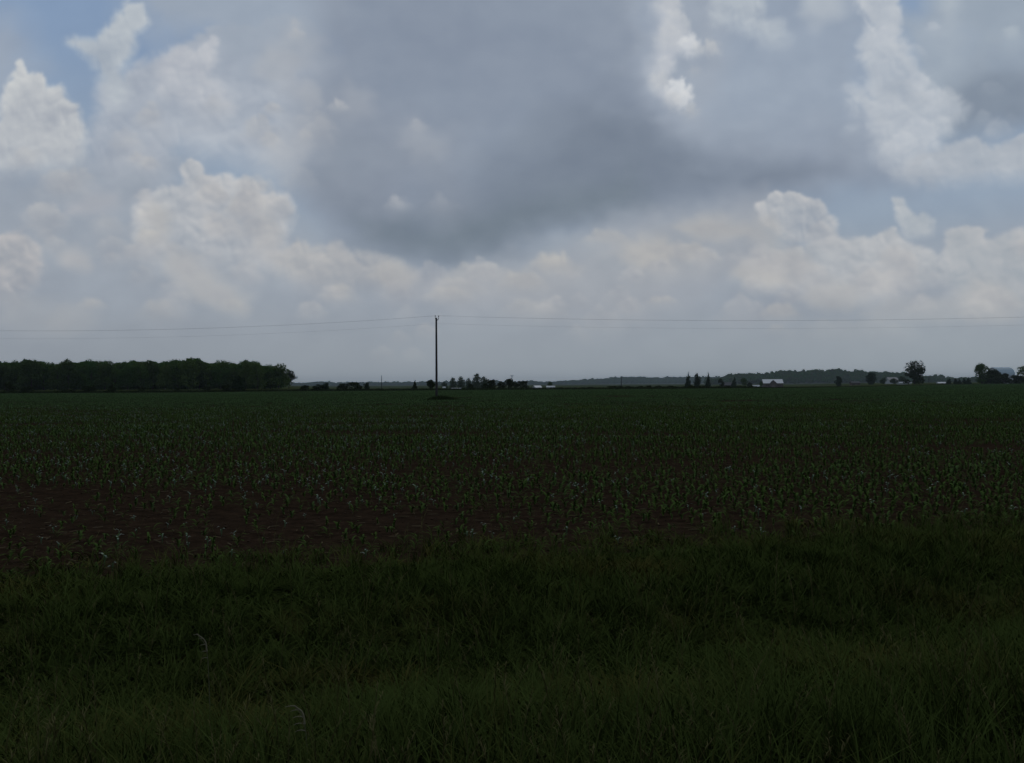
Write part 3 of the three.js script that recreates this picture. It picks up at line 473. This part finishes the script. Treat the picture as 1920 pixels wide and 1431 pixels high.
[[1650, 1664, 709], [1668, 1684, 710], [1684, 1700, 706]].forEach(([a, b, y], i) => tree('farmyard_tree', 'hazy', a, b, y, 880, 'grey-green tree around the pale farmhouse', 'tree', 'trees round the pale farmhouse', i));
tree('lone_tree', 'airy', 1692, 1737, 673, 700, 'big dark tree with gaps in its open crown standing alone', 'tree', undefined, 1);
tree('lone_tree_thicket', 'shrubby', 1698, 1733, 693, 698, 'dense dark growth round the foot of the big open crowned tree', 'shrub', undefined, 2);
[[1774, 1786, 708, 'conifer'], [1786, 1798, 708, 'conifer'], [1794, 1804, 710, 'conifer'], [1803, 1813, 707, 'conifer'], [1811, 1822, 706, 'conifer']].forEach(([a, b, y, k], i) => tree('small_conifer', k, a, b, y, 700, 'small pointed conifer in the row leading to the barn trees', 'tree', 'row of small conifers', i));
tree('barn_tree', 'round', 1826, 1856, 682, 690, 'big dark leafy tree at the left end of the round roofed barn', 'tree', undefined, 2);
tree('barn_tree', 'shrubby', 1848, 1874, 690, 688, 'sloping dark tree in front of the round roofed barn', 'tree', undefined, 0);
tree('barn_tree', 'shrubby', 1868, 1892, 699, 686, 'low dark tree under the eave of the round roofed barn', 'tree', undefined, 3);
tree('barn_tree', 'edge', 1905, 1947, 686, 690, 'dark leafy tree at the right end of the round roofed barn', 'tree', undefined, 0);
for (const [a, b, y] of [[1852, 1882, 700], [1872, 1898, 703], [1896, 1926, 703]]) tree('barn_hedge', 'shrubby', a, b, y, 682, 'dense dark bush of the low clump along the foot of the round roofed barn', 'shrub', 'low clump before the round roofed barn', a);
tree('barn_tree', 'edge', 1836, 1872, 697, 689, 'dense leafy undergrowth tree hiding the barn wall', 'tree', undefined, 2);
tree('barn_tree', 'shrubby', 1898, 1914, 701, 684, 'dark bush before the pale gable of the round roofed barn', 'shrub', undefined, 1);

// weeds along the far field edge
{
  const r = rngOf(404), items = [], geo = [51, 52, 53].map((s) => tuft(s, 40, 1.0, 0.05, 0.8, 0.6));
  for (let px = -320; px < 2100; px += 2.2) for (let k = 0; k < 2; k++) { const c = px + 2 * r(), D = edgeAt(c) + 1 + 5 * r(), x = xAt(c, D), g = 0.8 + 0.4 * r(), low = c > 1430 ? 0.6 : 1; items.push({ x, y: landY(x, -D), z: -D, s: 1 + r(), sy: low * (0.5 + 0.5 * r() + 0.5 * Math.max(0, pn(c * 0.05, 2))), ry: r() * 6.28, v: (r() * 3) | 0, c: lin(g, g, g) }); }
  scatter('field_edge_weeds', 'rank dark weeds along the far edge of the field', geo, [leafy(0.03, 0.042, 0.016, 0.8)], items);
  // weedy hump left unploughed round the pole
  const hump = [];
  for (let i = 0; i < 260; i++) { const u = r() * 2 - 1, D = 107 + (r() - 0.5) * 5, c = 822 + u * 36, x = xAt(c, D), up = Math.max(0.12, 1 - Math.abs(u - 0.2)) * (0.7 + 0.6 * r()), g = 0.8 + 0.4 * r(); hump.push({ x, y: landY(x, -D), z: -D, s: 0.55, sy: 0.62 * up, ry: r() * 6.28, v: (r() * 3) | 0, c: lin(g, g, g) }); }
  const m = mergeGeometries(hump.map((p) => geo[p.v].clone().scale(p.s, p.sy, p.s).rotateY(p.ry).translate(p.x - xAt(822, 107), p.y, p.z + 107)));
  const w = add(new THREE.Mesh(m, leafy(0.026, 0.038, 0.013, 0.85)), 'weed_patch'); w.position.set(xAt(822, 107), 0, -107); tag(w, 'dark hump of weeds left standing in the crop before the utility pole', 'weeds');
}
// ---------------------------------------------------------------- wooded ridges far off
function ridge(name, label, line, D, mat, depth, tall, gap) {
  const r = rngOf(D), at = (x) => { for (let i = 0; i < line.length - 1; i++) if (x <= line[i + 1][0]) return lerp(line[i][1], line[i + 1][1], clamp((x - line[i][0]) / (line[i + 1][0] - line[i][0]))); return line[line.length - 1][1]; };
  const a = line[0][0], b = line[line.length - 1][0], n = 120, rows = 10, pos = [], idx = [];
  const hillY = (px, t) => { const e = Math.max(-3, yAt(px, at(px), D) - tall); return lerp(-4, e, Math.sin(Math.min(1, t) * Math.PI / 2) ** 1.2); };
  for (let j = 0; j <= rows; j++) for (let i = 0; i <= n; i++) { const px = lerp(a, b, i / n), t = j / rows * 2, d = D - depth + t * depth; pos.push(xAt(px, D) * d / D, t <= 1 ? hillY(px, t) : hillY(px, 2 - t), -d); }
  for (let j = 0; j < rows; j++) for (let i = 0; i < n; i++) { const k = j * (n + 1) + i; idx.push(k, k + 1, k + n + 1, k + 1, k + n + 2, k + n + 1); }
  const g = new THREE.BufferGeometry(); g.setAttribute('position', new THREE.Float32BufferAttribute(pos, 3)); g.setIndex(idx); g.computeVertexNormals();
  const h = add(new THREE.Mesh(g, std(0.03, 0.045, 0.02, 0.95)), name); h.userData.kind = 'structure'; tag(h, label);
  const items = [];
  for (let t = 0.1; t <= 1.02; t += gap * 1.3 / depth) for (let px = a; px < b; px += gap / D * F) { const c = px + (r() - 0.5) * gap / D * F, d = D - depth + t * depth + (r() - 0.5) * gap; items.push({ x: xAt(c, D) * d / D, y: hillY(c, t) - 1, z: -d, s: tall * (0.8 + 0.6 * r()), sy: tall * (0.8 + 0.3 * r() ** 2 + 0.7 * Math.max(0, pn(c * 0.07, t * 2, D)) + (r() < 0.05 ? 0.25 : 0)), ry: r() * 6.28, v: (r() * 2) | 0, c: lin(0.8 + 0.45 * r(), 0.85 + 0.4 * r(), 0.8 + 0.4 * r()) }); }
  scatter('ridge_wood', 'far wood covering the ' + label, [crown(D + 1, { shape: 'dome', lobes: 9, faces: 240, leaf: 0.2, base: 0.02 }), crown(D + 2, { shape: 'dome', lobes: 9, faces: 240, leaf: 0.2, base: 0.02 })], [mat], items);
}
ridge('far_ridge', 'low blue-green ridge on the skyline', [[380, 719], [555, 718.5], [580, 717], [602, 715], [628, 717.5], [650, 716.5], [700, 719], [745, 718.5], [780, 720], [840, 720], [900, 719], [990, 717], [1035, 716.5], [1062, 713.5], [1105, 711.5], [1132, 709], [1152, 706.5], [1180, 705.5], [1240, 707.5], [1275, 706], [1330, 706.5], [1380, 706], [1450, 708], [1560, 712]], 6400, leafMats.forest, 500, 20, 19);
ridge('near_ridge', 'green wooded ridge behind the barns', [[1330, 714], [1358, 706], [1382, 699.5], [1420, 700], [1440, 697.5], [1468, 694.5], [1500, 695], [1520, 693.5], [1534, 692], [1546, 694], [1570, 692.5], [1612, 694], [1650, 696], [1690, 697.5], [1735, 704], [1762, 704.5], [1776, 709], [1810, 713], [1900, 716]], 3200, leafMats.forest, 320, 17, 12);

// ---------------------------------------------------------------- utility poles and wires
const woodMat = std(0.032, 0.029, 0.026, 0.95), steelMat = std(0.2, 0.2, 0.2, 0.5, { metalness: 0.8 }), insMat = std(0.09, 0.07, 0.06, 0.25), wireMat = std(0.06, 0.06, 0.065, 0.6, { metalness: 0.4 });
const cyl = (r0, r1, h, n = 10) => new THREE.CylinderGeometry(r1, r0, h, n).translate(0, h / 2, 0);
const insulator = () => new THREE.LatheGeometry([[0.0, 0], [0.025, 0], [0.025, 0.1], [0.07, 0.11], [0.05, 0.16], [0.075, 0.17], [0.05, 0.23], [0.035, 0.27], [0, 0.28]].map((p) => new THREE.Vector2(...p)), 12);
const PD = 135, PX = xAt(818.5, PD), PH = yAt(818, 596, PD);
function linePole(x, z, label, grp) {
  const g = group('utility_pole', label, 'utility pole', grp); g.position.set(x, landY(x, z) - 0.02, z);
  part(g, 'shaft', cyl(0.17, 0.115, PH + 0.02, 14), woodMat);
  const pin = part(g, 'pole_top_pin', cyl(0.03, 0.025, 0.22).translate(-0.13, PH - 0.12, 0), steelMat); part(pin, 'insulator', insulator().translate(-0.13, PH + 0.08, 0), insMat);
  const arm = part(g, 'bracket_arm', limb([V(0.08, PH - 0.34, 0), V(0.24, PH - 0.2, 0), V(0.31, PH - 0.06, 0), V(0.32, PH + 0.06, 0)], 0.055, 0.035, 8), steelMat); part(arm, 'insulator', insulator().translate(0.32, PH + 0.05, 0), insMat);
  const spool = part(g, 'neutral_bracket', new THREE.BoxGeometry(0.05, 0.2, 0.16).translate(0, PH - 0.78, 0.18), steelMat); part(spool, 'spool_insulator', new THREE.CylinderGeometry(0.05, 0.05, 0.1, 10).translate(0, PH - 0.78, 0.28), insMat);
  return g;
}
linePole(PX, -PD, 'tall thin wooden utility pole standing in the crop field');
const span = [[PX - 98, -PD - 4, 1.65], [PX, -PD, 0], [PX + 102, -PD + 2, 0.95]];
linePole(PX - 98, -PD - 4, 'wooden utility pole before the wood, next in the same line'); linePole(PX + 102, -PD + 2, 'wooden utility pole in the crop past the barn side, next in the same line');
for (const [dx, dy, dz, label] of [[-0.13, 0.3, 0, 'thin wire on the pole top pins of the utility line'], [0.32, 0.28, 0, 'thin wire on the bracket arms of the utility line'], [0, -0.78, 0.335, 'lower neutral wire of the utility line']]) {
  const pts = [], pieces = [[span[0], span[1], span[0][2]], [span[1], span[2], span[2][2]]];
  pieces.forEach(([p, q, sag], k) => { for (let i = k ? 1 : 0; i <= 24; i++) { const t = i / 24; pts.push(V(lerp(p[0], q[0], t) + dx, PH + dy - sag * 4 * t * (1 - t) - 0.02, lerp(p[1], q[1], t) + dz)); } });
  const w = add(new THREE.Mesh(new THREE.TubeGeometry(new THREE.CatmullRomCurve3(pts), 110, 0.005, 5), wireMat), 'power_line'); tag(w, label, 'wire');
}
for (const [px, py, D, arm, label] of [[715.5, 704, 640, 0, 'plain distant pole standing between the clump of shrubs and the tall pole'], [960, 704, 560, 1.9, 'distant pole with a short crossarm rising out of the thicket'], [1165, 705, 600, 0.9, 'distant dark pole against the blue ridge'], [1742, 704, 900, 0.6, 'thin distant pole right of the big open crowned tree']]) {
  const x = xAt(px, D), y = landY(x, -D), h = yAt(px, py, D) - y, g = group('distant_pole', label, 'utility pole'); g.position.set(x, y, -D);
  part(g, 'shaft', cyl(0.24, 0.17, h, 10), woodMat);
  if (arm) { const a = part(g, 'crossarm', new THREE.BoxGeometry(arm, 0.22, 0.16).translate(0, h - 0.25, 0.24), woodMat); for (const s of [-1, 1]) part(a, 'insulator', insulator().translate(s * arm * 0.44, h - 0.14, 0.24), insMat); }
  else part(g, 'top_pin', cyl(0.05, 0.04, 0.3).translate(0, h - 0.05, 0), steelMat);
}
// ---------------------------------------------------------------- farm buildings
const roofMat = std(0.5, 0.52, 0.55, 0.5, { metalness: 0.2 }), whiteMat = std(0.72, 0.73, 0.74, 0.6), darkWall = std(0.09, 0.07, 0.06, 0.85), greyWall = std(0.4, 0.42, 0.44, 0.8), darkRoof = std(0.05, 0.05, 0.055, 0.8), glassMat = std(0.02, 0.025, 0.03, 0.15), doorMat = std(0.12, 0.1, 0.09, 0.8);
function prism(pts, len) { const s = new THREE.Shape(pts.map((p) => new THREE.Vector2(...p))); return new THREE.ExtrudeGeometry(s, { depth: len, bevelEnabled: false }).translate(0, 0, -len / 2); }
// a gabled building: length along its own x, gable span along z
function gabled(g, len, span, wall, rise, wm, rm, over = 0.4) {
  part(g, 'wall', prism([[-span / 2, -0.3], [span / 2, -0.3], [span / 2, wall], [0, wall + rise], [-span / 2, wall]], len).rotateY(Math.PI / 2), wm);
  const sl = Math.hypot(span / 2 + over, rise * (span / 2 + over) / (span / 2)), an = Math.atan2(rise, span / 2);
  for (const s of [-1, 1]) { const q = new THREE.BoxGeometry(len + over * 2, 0.12, sl).translate(0, 0, sl / 2).rotateX(an).translate(0, wall + rise + 0.1, 0); if (s < 0) q.rotateY(Math.PI); part(g, 'roof_slope', q, rm); }
}
function opening(g, name, w, h, x, y, z, mat) { const f = part(g, name, new THREE.BoxGeometry(w, h, 0.12).translate(x, y + h / 2, z), mat); return f; }
function site(name, label, category, px, D, turn = 0) { const g = group(name, label, category), x = xAt(px, D); g.position.set(x, landY(x, -D), -D); g.rotation.y = turn; return g; }
{
  // white roofed shed and long white shed beyond the thicket
  let g = site('small_shed', 'small grey shed with a sloping white roof beyond the thicket', 'shed', 1007, 860, 0.5);
  gabled(g, 6.0, 5.2, 1.6, 1.5, greyWall, roofMat); opening(g, 'door', 1.1, 1.4, 0.6, 0, 2.62, doorMat);
  g = site('long_shed', 'long low white shed beside the small grey shed', 'shed', 1032.5, 870, -0.08);
  gabled(g, 7.6, 4.4, 2.1, 0.6, whiteMat, whiteMat, 0.1); for (const x of [-2.2, 0.2, 2.4]) opening(g, 'window', 0.7, 0.6, x, 1.0, 2.2, glassMat);
  // white tank
  g = site('fuel_tank', 'small white rounded tank right of the tall utility pole', 'tank', 832.5, 640, 0.1);
  part(g, 'barrel', new THREE.CapsuleGeometry(0.55, 1.1, 6, 16).rotateZ(Math.PI / 2).translate(0, 2.1, 0), whiteMat); for (const s of [-0.45, 0.45]) part(g, 'leg', new THREE.BoxGeometry(0.12, 2.1, 0.7).translate(s, 0.7, 0), steelMat);
  g = site('grey_shed', 'long pale grey shed roof below the hazy trees', 'shed', 856, 660, 0.15);
  gabled(g, 6.4, 4.5, 0.9, 0.9, greyWall, std(0.3, 0.31, 0.32, 0.6)); opening(g, 'door', 1.6, 0.8, 0, 0, 2.28, doorMat);
  // dark farmhouse
  g = site('dark_farmhouse', 'low dark farmhouse with a dark roof between two trees', 'house', 1364, 880, 0.2);
  gabled(g, 9, 6.5, 2.7, 2.2, darkWall, darkRoof); for (const x of [-2.8, 0, 2.8]) opening(g, 'window', 0.9, 1.1, x, 1.1, 3.27, glassMat);
  g = site('white_roof_shed', 'small shed with a white roof left of the twin roofed barn', 'shed', 1417.5, 840, -0.35);
  gabled(g, 5.2, 4.2, 0.9, 1.6, greyWall, roofMat); opening(g, 'door', 1.2, 0.8, 0, 0, 2.12, doorMat);
  // twin roofed barn: long roof with a gabled dark bay in the middle
  g = site('barn', 'dark barn with a bright metal roof split by a dark gabled bay', 'barn', 1448, 900, -0.04);
  gabled(g, 17.2, 9, 4.2, 3.3, darkWall, roofMat);
  const bay = part(g, 'gabled_bay', prism([[-2.6, -0.3], [2.6, -0.3], [2.6, 4.3], [0, 6.6], [-2.6, 4.3]], 4).translate(-0.2, 0, 4.4), darkWall);
  for (const s of [-1, 1]) { const q = new THREE.BoxGeometry(3.9, 0.12, 4.5).translate(s * 1.9, 0, 0).rotateZ(-s * Math.atan2(2.3, 2.6)).translate(-0.2, 6.72, 4.5); part(bay, 'bay_roof', q, darkRoof); }
  opening(g, 'door', 2.6, 2.9, -0.2, 0, 6.44, doorMat); for (const x of [-6, -4.4, 4.2, 6]) opening(g, 'window', 0.8, 0.8, x, 1.8, 4.52, glassMat);
  g = site('dark_shed', 'low dark shed left of the egg shaped tree', 'shed', 1603, 880, 0.1);
  gabled(g, 7.5, 5, 2.0, 1.2, darkWall, darkRoof); opening(g, 'door', 2, 1.7, 0, 0, 2.52, doorMat);
  g = site('pale_farmhouse', 'pale farmhouse partly hidden by grey-green trees', 'house', 1672, 920, 0.3);
  gabled(g, 10, 7, 3.2, 2.6, greyWall, std(0.3, 0.28, 0.27, 0.8)); for (const x of [-3.2, -1, 1.2, 3.4]) opening(g, 'window', 0.9, 1.2, x, 1.2, 3.52, glassMat); opening(g, 'door', 1, 2, 0.1, 0, 3.52, doorMat);
  g = site('pale_lean_to', 'low pale shed at the foot of the big open crowned tree', 'shed', 1696, 760, 0.1);
  gabled(g, 9, 4, 0.9, 0.7, greyWall, greyWall); opening(g, 'door', 1.4, 0.8, 2, 0, 2.02, doorMat);
  g = site('low_white_shed', 'low white roofed shed left of the small conifers', 'shed', 1765, 860, 0.05);
  gabled(g, 6.6, 4, 0.5, 0.8, greyWall, roofMat); opening(g, 'door', 1.2, 0.45, 0, 0, 2.02, doorMat);
  // round roofed barn
  g = site('round_roofed_barn', 'tall barn with a pale blue rounded metal roof and white gable', 'barn', 1877, 708, 0.42);
  const w = 8.6, wall = 5.7, prof = [[-w / 2, wall], [-w / 2 + 0.4, wall + 2.2], [-w / 2 + 1.5, wall + 4.2], [-1.1, wall + 5.4], [0, wall + 5.75], [1.1, wall + 5.4], [w / 2 - 1.5, wall + 4.2], [w / 2 - 0.4, wall + 2.2], [w / 2, wall]];
  part(g, 'wall', prism([[-w / 2, -0.3], [w / 2, -0.3], ...prof.slice().reverse()], 17).rotateY(Math.PI / 2), greyWall);
  const outer = prof.map(([a, b]) => [a * 1.06, b + 0.14]), shell = [...outer, ...prof.slice().reverse().map(([a, b]) => [a * 1.01, b + 0.02])];
  part(g, 'roof', prism(shell, 17.8).rotateY(Math.PI / 2), std(0.34, 0.42, 0.46, 0.4, { metalness: 0.4 }));
  part(g, 'hay_door', new THREE.BoxGeometry(0.12, 2, 1.8).translate(8.52, 7.6, 0), doorMat); part(g, 'door', new THREE.BoxGeometry(0.12, 3.2, 3).translate(8.52, 1.6, 0), doorMat);
  for (const z of [-3, 3]) part(g, 'window', new THREE.BoxGeometry(0.12, 0.9, 0.8).translate(8.52, 3.2, z), glassMat);
}
// ---------------------------------------------------------------- pale stalks that stand out in the verge
function stalk(name, px, py, D, size, label, nod) {
  const x = xAt(px, D), z = -D, y0 = landY(x, z), y1 = yAt(px, py, D), h = y1 - y0, g = group(name, label, 'grass stalk'); g.position.set(x, y0, z);
  const pale = std(0.13, 0.115, 0.07, 0.8, { side: THREE.DoubleSide }), r = rngOf(px);
  const pts = [V(0.02, -0.01, 0), V(0.015, h * 0.5, 0), V(0.005, h * 0.82, 0), V(-0.01 * nod, h * 0.96, 0), V(-0.035 * nod, h, 0.005)];
  part(g, 'stem', limb(pts, 0.0028, 0.0014, 6), std(0.07, 0.07, 0.03, 0.8));
  const c = new THREE.CatmullRomCurve3(pts), head = part(g, 'seed_head', limb([c.getPointAt(0.8), c.getPointAt(0.9), c.getPointAt(1)], 0.004, 0.002, 6), pale);
  for (let i = 0; i < 5; i++) { const s = c.getPointAt(0.74 + 0.06 * i); part(head, 'spikelet', limb([s, s.clone().add(V(-0.35 * size, 0.1 * size, 0.004)), s.clone().add(V(-0.75 * size, 0.06 * size, 0.006)), s.clone().add(V(-size, -0.1 * size + 0.1 * size * i / 4, 0.006))], 0.0024, 0.001, 6), pale); }
}
stalk('seed_stalk', 566, 1322, 3.9, 0.042, 'pale bristly seed head with four curved spikelets low in the verge grass', 1.0);
stalk('seed_stalk', 384, 1188, 5.4, 0.028, 'tall pale stalk with a hooked tip rising above the verge grass', 1.4);

renderer.render(scene, camera);
